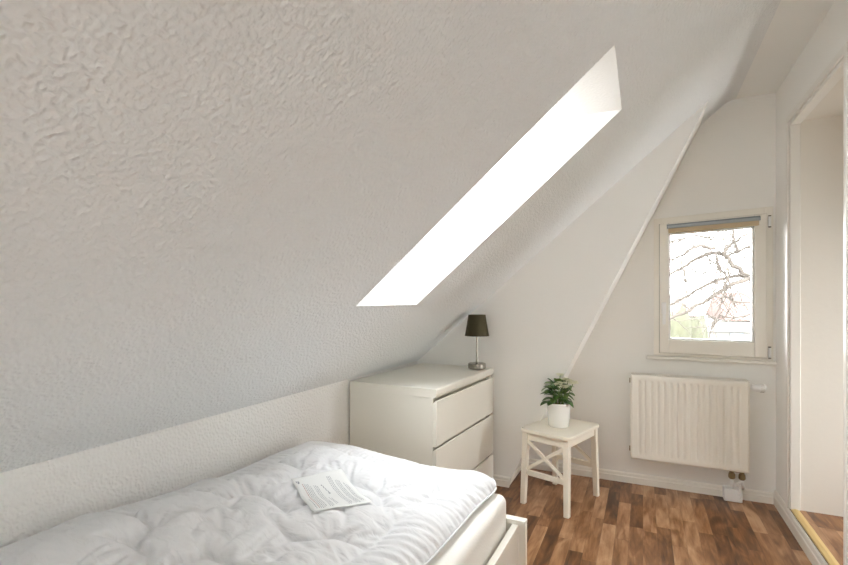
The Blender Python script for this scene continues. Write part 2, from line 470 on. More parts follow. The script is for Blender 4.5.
# door lining and casing
bm = bmesh.new()
def casing(bm, y, s):          # upright casing at y, s = direction into the wall
    a, b = sorted((y, y + s * .030)); box(bm, XR - .012, XR - .001, a, b, DZ0 + .0, DZ1 + .030)
casing(bm, DY1 - .004, 1); casing(bm, DY0 + .004, -1)
box(bm, XR - .012, XR - .001, DY0 + .004, DY1 - .004, DZ1 - .004, DZ1 + .030)
door = struct('door_1', bm, M['trim'], bevel=.003)
bm = bmesh.new()             # rebated stop inside the lining
box(bm, XR - .001, XR + .045, DY1 - .014, DY1 - .001, DZ0 + .002, DZ1 - .001)
box(bm, XR - .001, XR + .045, DY0 + .001, DY0 + .012, DZ0 + .002, DZ1 - .001)
box(bm, XR - .001, XR + .045, DY0 + .012, DY1 - .014, DZ1 - .022, DZ1 - .001)
obj('door_stop', bm, M['trim'], door, bevel=.003)

# gold threshold
bm = bmesh.new()
prism(bm, [(XR - .000, DZ0), (XR + .042, DZ0), (XR + .038, DZ0 + .005), (XR + .021, DZ0 + .009), (XR + .004, DZ0 + .005)], 'y', DY0 + .013, DY1 - .015)
struct('trim_1', bm, M['gold'], bevel=.001)

# skirting boards
def skirt_prof(h, t): return [(0, 0), (t, 0), (t, h * .62), (t * .72, h * .68), (t * .60, h * .9), (t * .3, h), (0, h)]
bm = bmesh.new(); h_, t_ = .064, .018
prism(bm, [(YF - u, z) for u, z in skirt_prof(h_, t_)], 'x', JX0 + .02, XR - .012)
struct('baseboard_window', bm, M['skirt'])
bm = bmesh.new()
prism(bm, [(YP - u, z) for u, z in skirt_prof(h_, t_)], 'x', XL + .01, JX0 + t_ + .004)
struct('baseboard_far', bm, M['skirt'])
bm = bmesh.new()
prism(bm, [(JX0 + z / JG + u, z) for u, z in skirt_prof(h_, t_)], 'y', YP - t_ + .001, YF - .001)
struct('baseboard_jog', bm, M['skirt'])
bm = bmesh.new()
prism(bm, [(XR - u, z) for u, z in skirt_prof(.084, .014)], 'y', YB, YF - .002)
struct('baseboard_right', bm, M['skirt'])

# ------------------------------------------------------------------ gable window
def wwarp(x, z):
    """the old frame sits slightly out of square: its head rises to the right"""
    u = (x - WX0) / (WX1 - WX0); v = (z - WZ0) / (WZ1 - WZ0)
    return z - .030 * (1 - u) * v - .008 * (u - .5) * (1 - v)
def warp_bm(bm):
    for v in bm.verts: v.co.z = wwarp(v.co.x, v.co.z)
def ring(bm, x0, x1, z0, z1, w, y0, y1, wr=None, wt=None, wb=None):
    wr = wr or w; wt = wt or w; wb = wb or w
    box(bm, x0, x0 + w, y0, y1, z0, z1); box(bm, x1 - wr, x1, y0, y1, z0, z1)
    box(bm, x0 + w, x1 - wr, y0, y1, z1 - wt, z1); box(bm, x0 + w, x1 - wr, y0, y1, z0, z0 + wb)
bm = bmesh.new(); ring(bm, WX0 - .012, WX1 + .006, WZ0 - .002, WZ1 + .006, .045, YF - .010, YF + .065, wb=.03)
warp_bm(bm); win = struct('window_1', bm, M['upvc'], bevel=.003)
SX0, SX1, SZ0, SZ1 = .098, .672, .876, 1.738
bm = bmesh.new(); ring(bm, SX0, SX1, SZ0, SZ1, .052, YF - .034, YF + .03, wr=.062, wt=.066, wb=.090)
warp_bm(bm); sash = obj('sash', bm, M['upvc'], win, bevel=.004)
bm = bmesh.new(); ring(bm, SX0 + .052, SX1 - .062, SZ0 + .090, SZ1 - .066, .010, YF - .018, YF + .02)
warp_bm(bm); obj('glazing_bead', bm, M['plastic'], sash, bevel=.004)
bm = bmesh.new(); ring(bm, SX0 - .003, SX1 + .003, SZ0 - .003, SZ1 + .003, .007, YF - .0125, YF - .009)
warp_bm(bm); obj('gasket_shade', bm, M['gasket_shade'], win)  # grey ring that draws the shadow line between frame and sash
bm = bmesh.new(); y = YF + .008
quad(bm, (SX0 + .05, y, SZ0 + .088), (SX1 - .060, y, SZ0 + .088), (SX1 - .060, y, SZ1 - .064), (SX0 + .05, y, SZ1 - .064))
warp_bm(bm); obj('pane', bm, M['glass'], sash)
bm = bmesh.new()            # lever handle pointing down
box(bm, .108, .136, YF - .044, YF - .034, 1.130, 1.205)
lathe(bm, [(.008, 0), (.008, .022)], 16, (0, 0, 0), Matrix.Translation((.122, YF - .042, 1.185)) @ Matrix.Rotation(PI / 2, 4, 'X'))
box(bm, .1125, .1315, YF - .078, YF - .062, 1.065, 1.197)
obj('handle', bm, M['plastic'], win, bevel=.004)
for zc in (1.690, .905):     # hinges on the right
    bm = bmesh.new()
    lathe(bm, [(.0075, -.030), (.0075, .030)], 14, (.688, YF - .020, zc))
    hg = obj('hinge', bm, M['plastic'], win, smooth=False)
    bm = bmesh.new()
    for dz in ((.030, .036), (-.036, -.030)):
        lathe(bm, [(.0070, dz[0]), (.0075, dz[1])], 14, (.688, YF - .020, zc))
    box(bm, .681, .695, YF - .014, YF - .0105, zc - .030, zc + .030)
    obj('hinge_pin', bm, M['hinge'], hg)
portal(((WX0 + WX1) / 2, YF + T + .05, (WZ0 + WZ1) / 2), (PI / 2, 0, 0), WX1 - WX0, WZ1 - WZ0)

# roller blind, rolled right up at the head of the sash
bl = thing('roller_blind', 'rolled-up tan blind with grey rail clamped on the sash head', 'blind', (.40, YF - .050, 1.70))
bm = bmesh.new()
prism(bm, [(-.010, -.014), (.012, -.014), (.012, .012), (-.004, .014), (-.012, .004)], 'x', -.262, .236)
obj('head_rail', bm, M['blind_rail'], bl, bevel=.002)
bm = bmesh.new()
box(bm, -.252, .226, -.006, .008, -.043, -.014)
for i in range(4): box(bm, -.254, .228, -.008, .010, -.020 - i * .007, -.016 - i * .007)
obj('rolled_cloth', bm, M['blind_cloth'], bl, bevel=.001)
bl.rotation_euler = (0, -math.radians(2.3), 0)

# sill board
bm = bmesh.new()
box(bm, .018, XR - .002, YF - .040, YF - .001, .834, .855)
o = obj('window_sill', bm, M['trim'], win, bevel=.006, seg=3)

# ------------------------------------------------------------------ radiator
RX0, RX1, RZ0, RZ1, RY = -.070, .564, .203, .742, 3.315
rad = thing('radiator', 'cream white ribbed panel radiator hung on the wall below the window', 'radiator', ((RX0 + RX1) / 2, RY + .05, RZ0))
hw, hh = (RX1 - RX0) / 2, RZ1 - RZ0
def panel_bm(yf, sgn):
    bm = bmesh.new(); nx, nz = 240, 40
    zc = [0, .004, .012, .024, .030, .036, .044, .052] + [.052 + (hh - .104) * i / 6 for i in range(1, 6)] + [hh - .052, hh - .044, hh - .036, hh - .030, hh - .024, hh - .012, hh - .004, hh]
    zc = sorted(set(zc)); V_ = []
    pitch = (2 * hw - .06) / 16
    for z in zc:
        e = min(1, max(0, (z - .030) / .022)) * min(1, max(0, (hh - .030 - z) / .022)); e = e * e * (3 - 2 * e)
        row = []
        for i in range(nx + 1):
            x = -hw + 2 * hw * i / nx
            u = ((x + hw - .03) / pitch)
            inside = 0 <= u <= 16
            fl = 0
            if inside:
                w = abs((u % 1) - .5) * 2           # 0 at the centre of a channel
                fl = 1 - min(1, max(0, (w - .25) / .25)); fl = fl * fl * (3 - 2 * fl)
            edge = min(1, (x + hw) / .006, (hw - x) / .006, z / .006 if z > 0 else 0, (hh - z) / .006 if z < hh else 0)
            y = yf + sgn * (.0055 * fl * e) + (1 - max(0, edge)) * sgn * .006
            row.append(bm.verts.new((x, y, z)))
        V_.append(row)
    for a, b in zip(V_, V_[1:]):
        for i in range(nx): bm.faces.new([a[i], a[i + 1], b[i + 1], b[i]])
    # shallow rim closing the back
    n = nx
    bk = yf + sgn * .016
    per = V_[0][:] + [r[n] for r in V_[1:]] + V_[-1][:-1][::-1] + [r[0] for r in V_[1:-1]][::-1]
    B = [bm.verts.new((v.co.x, bk, v.co.z)) for v in per]
    for i in range(len(per)):
        j = (i + 1) % len(per); bm.faces.new([per[i], per[j], B[j], B[i]])
    bm.faces.new(B)
    return bm
obj('front_panel', panel_bm(-.05, 1), M['radiator'], rad, smooth=True)
obj('back_panel', panel_bm(.05, -1), M['radiator'], rad, smooth=True)
for s in (-1, 1):
    bm = bmesh.new()
    a, b = sorted((s * hw, s * (hw + .004))); box(bm, a, b, -.046, .046, .02, hh - .012)
    obj('side_cover', bm, M['radiator'], rad, bevel=.002)
bm = bmesh.new()            # top grille: rim and bars
box(bm, -hw, hw, -.046, -.040, hh - .012, hh - .004); box(bm, -hw, hw, .040, .046, hh - .010, hh + .002)
box(bm, -hw, hw, -.003, .003, hh - .010, hh)
nb = 62
for i in range(nb + 1):
    x = -hw + 2 * hw * i / nb; box(bm, x - .0028, x + .0028, -.040, .040, hh - .008, hh)
obj('top_grille', bm, M['radiator'], rad)
bm = bmesh.new()            # convector fins inside, coloured dark for the shade between the grille bars
for i in range(50):
    x = -hw + .02 + (2 * hw - .04) * i / 49; box(bm, x - .0006, x + .0006, -.030, .030, .05, hh - .05)
obj('convector', bm, M['dark_gap'], rad)
for z in (hh - .055, .045):
    bm = bmesh.new(); box(bm, -hw - .010, -hw - .003, -.030, -.018, z, z + .03)
    obj('bleed_plug', bm, M['brass'], rad)
for x in (-hw + .1, hw - .1):            # wall brackets
    bm = bmesh.new(); box(bm, x - .015, x + .015, .040, YF - (RY + .05) - .002, .08, hh - .08)
    obj('wall_bracket', bm, M['radiator'], rad)
# thermostatic valve
bm = bmesh.new(); Rx = Matrix.Translation((hw + .004, -.01, hh - .040)) @ Matrix.Rotation(PI / 2, 4, 'Y')
lathe(bm, [(.012, 0), (.012, .014), (.019, .016), (.021, .024), (.021, .050), (.023, .052), (.023, .080), (.019, .086)], 24, M=Rx)
tv = obj('thermostat_head', bm, M['plastic'], rad, bevel=.0008)
bm = bmesh.new()
for a in range(12):
    an = a * PI / 6
    p = Rx @ Vector((.0232 * math.cos(an), .0232 * math.sin(an), .066)); box(bm, p.x - .010, p.x + .010, p.y - .0012, p.y + .0012, p.z - .0012, p.z + .0012)
obj('grip_rib', bm, M['gasket_shade'], tv)
# two valves, pipes and pipe cover at the lower right
vx = (.405 - .10, .455 - .10)
cxr = (RX0 + RX1) / 2
for xw in (.484, .536):
    bm = bmesh.new(); x = xw - cxr
    lathe(bm, [(.009, .010), (.009, -.002), (.013, -.003), (.013, -.016), (.010, -.018), (.0165, -.022), (.0185, -.032), (.0185, -.048), (.012, -.056)], 16, (x, -.005, 0))
    pv = obj('pipe_valve', bm, M['brass'], rad, bevel=.0008)
bm = bmesh.new(); box(bm, .484 - cxr, .536 - cxr, -.012, .002, -.014, -.006)
obj('valve_bridge', bm, M['brass'], rad)
bm = bmesh.new()
for xw, k in ((.484, .0), (.536, .0)):
    x = xw - cxr
    tube(bm, [(x, -.005, -.052), (x, -.005, -.075), (x + .01, .01, -.105), (x + .01, .03, -.12)], .0085, 12)
tube(bm, [(.495 - cxr, -.02, -.085), (.530 - cxr, -.02, -.062)], .006, 8)
obj('pipe_sleeve', bm, M['plastic'], rad, smooth=True)
bm = bmesh.new(); zf = -RZ0
box(bm, .446 - cxr, .542 - cxr, .012, .075, zf + .001, zf + .078)
box(bm, .522 - cxr, .534 - cxr, .004, .020, zf + .010, zf + .115)
obj('pipe_cover', bm, M['plastic'], rad, bevel=.005)

# ------------------------------------------------------------------ chest of drawers
CH = thing('chest_of_drawers', 'cream white three-drawer chest beside the bed under the sloping ceiling', 'chest of drawers', (-.922, 2.140, 0), -math.radians(3.0))
dp, ln = .524, .835
# local x from -dp (wall) to 0 (fronts), local y 0..ln
bm = bmesh.new()
box(bm, -dp, -.020, 0, .016, 0.0, .735); box(bm, -dp, -.020, ln - .016, ln, 0.0, .735)
box(bm, -dp, -dp + .006, .016, ln - .016, .04, .735)
box(bm, -dp + .006, -.06, .016, ln - .016, .03, .045)
box(bm, -.055, -.045, .016, ln - .016, .0, .735)
obj('body', bm, M['dresser'], CH, bevel=.0015)
bm = bmesh.new()
prism(bm, [(-dp, .735), (-.016, .735), (-.006, .738), (0, .752), (0, .774), (-.004, .78), (-dp, .78)], 'y', -.002, ln + .002)
obj('top', bm, M['dresser'], CH, bevel=.0015)
for z0, z1 in ((.022, .226), (.236, .484), (.494, .722)):
    dr = None
    bm = bmesh.new()
    prism(bm, [(-.020, z0), (-.003, z0), (0, z0 + .003), (0, z1 - .003), (-.006, z1), (-.020, z1 - .014)], 'y', .001, ln - .001)
    dr = obj('drawer', bm, M['dresser'], CH, bevel=.0015)
    bm = bmesh.new(); box(bm, -.44, -.060, .03, ln - .03, z0 + .03, z0 + .036)
    box(bm, -.0445, -.021, .02, .032, z0 + .03, z1 - .03); box(bm, -.0445, -.021, ln - .032, ln - .02, z0 + .03, z1 - .03)
    obj('drawer_box', bm, M['dresser'], dr)

# ------------------------------------------------------------------ table lamp
LP = thing('table_lamp', 'small steel table lamp with dark olive shade on the chest', 'lamp', (-.968, 2.905, .7805))
bm = bmesh.new(); lathe(bm, [(.050, 0), (.056, .002), (.057, .006), (.057, .030), (.055, .034), (.048, .036), (.010, .037), (.008, .042)], 40)
obj('base', bm, M['steel'], LP, smooth=False, bevel=.001)
bm = bmesh.new(); lathe(bm, [(.0058, .036), (.0058, .235)], 16); lathe(bm, [(.014, .225), (.016, .23), (.016, .27), (.013, .275)], 20)
obj('stem', bm, M['steel'], LP, smooth=False)
bm = bmesh.new(); r0, r1, zs0, zs1 = .077, .055, .212, .342; n = 48
def ringv(r, z): return [bm.verts.new((r * math.cos(2 * PI * i / n), r * math.sin(2 * PI * i / n), z)) for i in range(n)]
R_ = [ringv(r0, zs0), ringv(r1, zs1), ringv(r1 - .0015, zs1), ringv(r0 - .0015, zs0)]
for k in range(4):
    A, B = R_[k], R_[(k + 1) % 4]
    for i in range(n):
        f = bm.faces.new([A[i], A[(i + 1) % n], B[(i + 1) % n], B[i]]); f.material_index = 1 if k == 2 else 0
o = obj('lamp_shade', bm, [M['shade'], M['shade_in']], LP)
bm = bmesh.new()
for r, z in ((r0, zs0), (r1, zs1)):
    lathe(bm, [(r + .0004, z - .002), (r + .0016, z), (r + .0004, z + .003)], 48, cap=False)
for k in range(3):
    a = k * 2 * PI / 3; tube(bm, [(.012 * math.cos(a), .012 * math.sin(a), .262), ((r1 - .001) * math.cos(a), (r1 - .001) * math.sin(a), zs1 - .004)], .0012, 6)
obj('shade_ring', bm, M['shade'], LP)

# ------------------------------------------------------------------ stool
ST = thing('stool', 'cream painted wooden stool with crossed braces holding the potted plant', 'stool', (-.458, 2.985, 0), -math.radians(18))
SW, SL, SH = .325, .430, .450
bm = bmesh.new()
def rrect(w, l, r, n=6):
    p = []
    for cx, cy, a0 in ((w / 2 - r, l / 2 - r, 0), (-w / 2 + r, l / 2 - r, PI / 2), (-w / 2 + r, -l / 2 + r, PI), (w / 2 - r, -l / 2 + r, 1.5 * PI)):
        for i in range(n + 1):
            a = a0 + PI / 2 * i / n; p.append((cx + r * math.cos(a), cy + r * math.sin(a)))
    return p
prism(bm, rrect(SW, SL, .038, 8), 'z', SH - .020, SH)
obj('seat', bm, M['stool'], ST, bevel=.005, seg=3)
t = .036
tx, ty = SW / 2 - .032, SL / 2 - .032     # leg centres at the top
sp_ = .018                                 # splay at the floor
for sx in (-1, 1):
    for sy in (-1, 1):
        bm = bmesh.new(); cx, cy = sx * tx, sy * ty; fx, fy = cx + sx * sp_ * .5, cy + sy * sp_
        def sq(x, y, w, z): return [Vector((x + i * w / 2, y + j * w / 2, z)) for i, j in ((-1, -1), (1, -1), (1, 1), (-1, 1))]
        hexa(bm, sq(fx, fy, t * .82, 0), sq(cx, cy, t, SH - .020))
        obj('leg', bm, M['stool'], ST, bevel=.003)
ah = .048
for sx in (-1, 1):
    bm = bmesh.new(); box(bm, sx * tx - .010, sx * tx + .010, -ty + t / 2 - .002, ty - t / 2 + .002, SH - .020 - ah, SH - .020)
    obj('apron', bm, M['stool'], ST, bevel=.002)
for sy in (-1, 1):
    bm = bmesh.new(); box(bm, -tx + t / 2 - .002, tx - t / 2 + .002, sy * ty - .010, sy * ty + .010, SH - .020 - ah, SH - .020)
    obj('apron', bm, M['stool'], ST, bevel=.002)
    zr = .190; yr = sy * (ty + sp_ * .55)
    bm = bmesh.new(); box(bm, -tx - .004 + t / 2 - .004, tx + .004 - t / 2 + .004, yr - .010, yr + .010, zr - .015, zr + .015)
    obj('lower_rail', bm, M['stool'], ST, bevel=.002)
    za, zb = zr + .018, SH - .020 - ah - .004
    ya, yb = sy * (ty + sp_ * .5), sy * (ty + sp_ * .12)
    for q in (-1, 1):
        bm = bmesh.new(); bar(bm, (-q * (tx - t / 2 + .006), ya + q * .003, za), (q * (tx - t / 2 + .006), yb + q * .003, zb), .020, .012, Vector((0, 1, 0)))
        obj('cross_brace', bm, M['stool'], ST, bevel=.002)

# ------------------------------------------------------------------ potted plant
PP = thing('potted_plant', 'green leafy plant with cream flowers in a white pot on the stool', 'plant', (-.468, 2.975, SH + .0005))
bm = bmesh.new(); lathe(bm, [(.056, 0), (.060, .003), (.070, .128), (.072, .136), (.0735, .138), (.0735, .146), (.069, .147), (.067, .142), (.064, .12), (.060, .115)], 48)
obj('pot', bm, M['pot'], PP, smooth=True)
bm = bmesh.new(); lathe(bm, [(.064, .118), (.065, .124), (.03, .130), (.004, .131)], 24); obj('soil', bm, M['soil'], PP)
def leaf(bm, base, direc, ln_, w, curl, mi=0):
    d = Vector(direc).normalized(); up = Vector((0, 0, 1)); s = d.cross(up)
    if s.length < .1: s = Vector((1, 0, 0))
    s.normalize(); nrm = s.cross(d).normalized(); n = 7; rows = []
    for i in range(n + 1):
        u = i / n; c = Vector(base) + d * ln_ * u - Vector((0, 0, 1)) * curl * ln_ * u * u
        ww = w * math.sin(PI * min(1, u * .93 + .05)) ** .7 * (1 if i < n else .12)
        scal = 1 + .12 * math.sin(i * PI)
        rows.append([bm.verts.new(c - s * ww / 2 + nrm * ww * .16), bm.verts.new(c), bm.verts.new(c + s * ww / 2 + nrm * ww * .16)])
    for a, b in zip(rows, rows[1:]):
        for k in range(2): bm.faces.new([a[k], a[k + 1], b[k + 1], b[k]]).material_index = mi
rnd = random.Random(11)
bm = bmesh.new()
for i in range(62):
    a = rnd.uniform(0, 2 * PI); lvl = rnd.random(); rr = rnd.uniform(.005, .058) * (1 - lvl * .35)
    z = .140 + lvl * .125
    el = rnd.uniform(.25, 1.3) * (.35 + lvl)
    d = (math.cos(a), math.sin(a), el)
    leaf(bm, (rr * math.cos(a), rr * math.sin(a), z), d, rnd.uniform(.055, .094), rnd.uniform(.034, .052), rnd.uniform(.2, .7), 1 if rnd.random() < .22 else 0)
o = obj('foliage', bm, [M['leaf'], M['leaf_light']], PP, smooth=True)
sd = o.modifiers.new('th', 'SOLIDIFY'); sd.thickness = .0012
bm = bmesh.new(); heads = [(.010, -.070, .268), (.034, -.066, .252), (.090, -.040, .272), (.062, -.050, .290), (.010, -.010, .312)]
for hx, hy, hz in heads:
    tube(bm, [(hx * .2, hy * .2, .125), (hx * .6, hy * .6, .18), (hx, hy, hz)], .0022, 6)
for i in range(9):
    a = rnd.uniform(0, 2 * PI); tube(bm, [(0.02 * math.cos(a), .02 * math.sin(a), .125), (.04 * math.cos(a), .04 * math.sin(a), .20)], .002, 6)
obj('stem', bm, M['leaf_light'], PP, smooth=True)
for hx, hy, hz in heads:
    bm = bmesh.new()
    for k in range(11):
        c = Vector((hx + rnd.gauss(0, .013), hy + rnd.gauss(0, .010), hz + rnd.uniform(-.006, .010)))
        for p in range(5):
            a = 2 * PI * p / 5 + rnd.random()
            leaf(bm, c, (math.cos(a), math.sin(a), .5), .0170, .0150, .3)
        lathe(bm, [(.0001, -.004), (.003, -.001), (.003, .002), (.0001, .005)], 6, c, cap=False)
    obj('flower', bm, M['petal'], PP, smooth=True)

# ------------------------------------------------------------------ bed
BR = math.radians(1.0)
BED = thing('bed', 'white single bed frame along the low wall holding the mattress', 'bed', (-.394, 1.775, 0), -BR)
BWID, BLEN = 1.000, 2.02
bm = bmesh.new(); box(bm, -BWID, 0, -.026, 0, .0, .384); box(bm, -BWID, 0.0, -.030, .004, .384, .400)
obj('footboard', bm, M['bed'], BED, bevel=.002)
bm = bmesh.new(); box(bm, -BWID, 0, -BLEN, -BLEN + .03, 0, .75); obj('headboard', bm, M['bed'], BED, bevel=.003)
for x in (-.050, -BWID + .028):
    bm = bmesh.new(); box(bm, x, x + .024, -BLEN + .03, -.0265, .12, .383); obj('side_rail', bm, M['bed'], BED, bevel=.002)
bm = bmesh.new()
for x in (-.12, -BWID + .06): box(bm, x, x + .05, -BLEN + .031, -.028, .150, .190)
obj('slat_support', bm, M['bed'], BED)
for i in range(14):
    bm = bmesh.new(); y = -BLEN + .10 + i * .142; box(bm, -BWID + .055, -.055, y, y + .07, .1905, .205)
    obj('slat', bm, M['slat'], BED)

MT = thing('mattress', 'white fabric-covered mattress lying in the bed frame under the duvet', 'mattress', (-.394, 1.775, .206), -BR)
def soft_box(x0, x1, y0, y1, z0, z1, r, res=.03):
    """rounded box with gentle wobble, built as a grid-wrapped shell"""
    bm = bmesh.new(); bmesh.ops.create_cube(bm, size=1)
    for v in bm.verts: v.co = Vector(((x0 + x1) / 2 + v.co.x * (x1 - x0), (y0 + y1) / 2 + v.co.y * (y1 - y0), (z0 + z1) / 2 + v.co.z * (z1 - z0)))
    bmesh.ops.bevel(bm, geom=bm.edges[:], offset=r, segments=6, profile=.55, affect='EDGES')
    return bm
bm = soft_box(-.985 + .032, -.064, -1.97, -.036, 0, .296, .035)
bmesh.ops.bisect_plane
for k in range(34):
    bmesh.ops.bisect_plane(bm, geom=bm.verts[:] + bm.edges[:] + bm.faces[:], plane_co=(0, -1.95 + k * .057, 0), plane_no=(0, 1, 0))
from mathutils import noise as mn
for v in bm.verts:
    w = mn.noise(Vector((v.co.x * 3, v.co.y * 5, v.co.z * 4)))
    if v.co.x > -.12 and v.co.z > .1: v.co.x += .007 * w
    if v.co.z > .25: v.co.z += .004 * w - .005
ob = obj('cover', bm, M['mattress'], MT, smooth=True)

# ---- duvet: an inflated quilted sheet, relaxed with position based dynamics
STEPS,PRESS,GRAV,SUBS,SHEAR,BEND,SEAMD,EX,EXV,ZMAX,INITN=90,.00004,.00002,5,.2,.4,.011,1.10,.06,.028,.05
def duvet():
    sx = .0058
    X0, X1, Y0, Y1 = -.985, -.125, -1.50, -.010        # bed-local footprint
    nx, ny = int((X1 - X0) / sx) + 1, int((Y1 - Y0) / sx) + 1
    gx = np.linspace(X0, X1, nx); gy = np.linspace(Y0, Y1, ny)
    PX, PY = np.meshgrid(gx, gy, indexing='ij')
    k = (PX - X0) / (X1 - X0)
    PX = PX + k * (.045 * np.clip((PY + .55) / .55, 0, 1) ** 1.5 + .008 * np.sin(PY * 9))
    PY = PY + .010 * np.sin(PX * 7 + 1) * np.clip((PY - Y0), 0, 1)
    m_ = (PY - Y0) / (Y1 - Y0)
    cr = np.clip((k - .88) / .12, 0, 1) ** 2 * np.clip((m_ - .92) / .08, 0, 1) ** 2
    PX = PX - .030 * cr; PY = PY - .034 * cr
    rs = np.random.RandomState(4)
    def blur(a, n):
        for _ in range(n):
            p = np.pad(a, 1, mode='edge'); a = (p[:-2, 1:-1] + p[2:, 1:-1] + p[1:-1, :-2] + p[1:-1, 2:] + 2 * a) / 6
        return a
    def fold(x0, y0, x1, y1, w, h, sharp=1.0):
        dx, dy = x1 - x0, y1 - y0; L = math.hypot(dx, dy)
        tr = ((PX - x0) * dx + (PY - y0) * dy) / L ** 2; t = np.clip(tr, 0, 1)
        qx, qy = PX - x0 - t * dx, PY - y0 - t * dy; d = np.hypot(qx, qy)
        side = np.sign(qx * -dy + qy * dx); ww = np.where(side > 0, w * sharp, w)
        return h * np.exp(-(d / ww) ** 2) * np.sin(PI * np.clip(t * .9 + .05, 0, 1)) ** .4
    Z0 = .503
    base = Z0 + .056 + np.zeros_like(PX)
    lf = blur(rs.randn(nx, ny), 400); lf /= np.abs(lf).max()
    base = base + .012 * lf
    base += .046 * np.clip((-.36 - PX) / .4, 0, 1)
    base += .040 * np.clip((-.55 - PY) / .5, 0, 1)
    base += fold(-.66, -.86, -.24, -.46, .06, .040, .6)
    base += fold(-.50, -1.12, -.20, -.80, .05, .028, .6)
    base += fold(-.78, -.30, -.33, -.20, .05, .018, .6)
    base += fold(-.95, -.62, -.70, -.80, .05, .020, .6)
    base += fold(-.96, -1.00, -.72, -1.10, .05, .018, .6)
    ed = np.minimum(np.minimum(PX.max(0)[None, :] - PX, Y1 - PY), PY - Y0)
    fall = np.clip(ed / .055, 0, 1); fall = np.sqrt(np.clip(1 - (1 - fall) ** 2, 0, 1))
    base = Z0 + .022 + (base - Z0 - .022) * fall
    seam = np.zeros((nx, ny), bool)
    wx = blur(rs.randn(nx, ny), 300); wx *= .022 / np.abs(wx).max()
    wy = blur(rs.randn(nx, ny), 300); wy *= .022 / np.abs(wy).max()
    def line(x0, y0, x1, y1):
        n = int(math.hypot(x1 - x0, y1 - y0) / sx * 1.5) + 2
        for i in range(n + 1):
            u = i / n; a = int(round((x0 + (x1 - x0) * u - X0) / sx)); b = int(round((y0 + (y1 - y0) * u - Y0) / sx))
            if 0 <= a < nx and 0 <= b < ny:
                a2 = min(nx - 2, max(1, a + int(round(wx[a, b] / sx)))); b2 = min(ny - 2, max(1, b + int(round(wy[a, b] / sx)))); seam[a2, b2] = True
    bx0, bx1, by1 = -.880, -.262, -.165
    line(bx1, Y0 + .14, bx1, by1); line(bx1, by1, bx0, by1); line(bx0, by1, bx0, Y0 + .14)
    ys_ = [-1.30, -1.02, -.74, -.45]
    for yi, yv in enumerate(ys_):
        st = [(.14, .0), (.03, .095), (.15, .0), (.03, -.095), (.14, 0), (.03, .07), (.09, 0)]
        cx_, cy_ = bx0, yv + (.05 if yi % 2 else -.03)
        for dx_, dy_ in st:
            nx_, ny_ = cx_ + dx_, cy_ + (dy_ if yi % 2 == 0 else -dy_)
            line(cx_, cy_, nx_, ny_); cx_, cy_ = nx_, ny_
    ex = EX
    pf = 1 + 2.2 * np.clip((PX + .262) / .05, 0, 1) + 1.5 * np.clip((PY + .165) / .05, 0, 1)
    exf = EX + EXV * (lambda q: q / np.abs(q).max())(blur(rs.randn(nx, ny), 60))
    exg = EX + EXV * (lambda q: q / np.abs(q).max())(blur(rs.randn(nx, ny), 60))
    P = np.stack([PX, PY, base + .004], -1).astype(np.float64)
    P[..., 2] += INITN * blur(rs.randn(nx, ny), 3)
    V_ = np.zeros_like(P)
    rest = P.copy(); rest[..., 2] = 0
    Lx = np.linalg.norm(rest[1:] - rest[:-1], axis=-1) * exf[1:]
    Ly = np.linalg.norm(rest[:, 1:] - rest[:, :-1], axis=-1) * exg[:, 1:]
    Ld = math.sqrt(2) * sx * ex
    pin = np.zeros((nx, ny), bool); pin[0] = pin[-1] = True; pin[:, 0] = pin[:, -1] = True
    w = np.where(pin, 0., 1.)
    hemz = Z0 + .016
    P[pin, 2] = hemz
    rxy = rest[..., :2].copy()
    def cons(sa, sb, L, st):
        a = P[sa]; b = P[sb]; d = b - a; l = np.sqrt((d * d).sum(-1)) + 1e-9
        wa, wb = w[sa], w[sb]; s = wa + wb; s = np.where(s == 0, 1, s)
        c = (st * (l - L) / l / s)[..., None] * d
        P[sa] += c * wa[..., None]; P[sb] -= c * wb[..., None]
    def push(sa, sb, L, st):
        a = P[sa]; b = P[sb]; d = b - a; l = np.sqrt((d * d).sum(-1)) + 1e-9
        wa, wb = w[sa], w[sb]; s = wa + wb; s = np.where(s == 0, 1, s)
        c = (st * np.minimum(l - L, 0) / l / s)[..., None] * d
        P[sa] += c * wa[..., None]; P[sb] -= c * wb[..., None]
    A = slice(None)
    def span(n, o, g):              # disjoint pairs (i, i+g) starting at offset o, period 2g
        i = np.concatenate([np.arange(s, n - g, 2 * g) for s in range(o, o + g)]) if True else None
        i = np.unique(i[(i + g) < n]); return i, i + g
    BG = 2
    bx = [span(nx, o, BG) for o in (0, BG)]; by = [span(ny, o, BG) for o in (0, BG)]
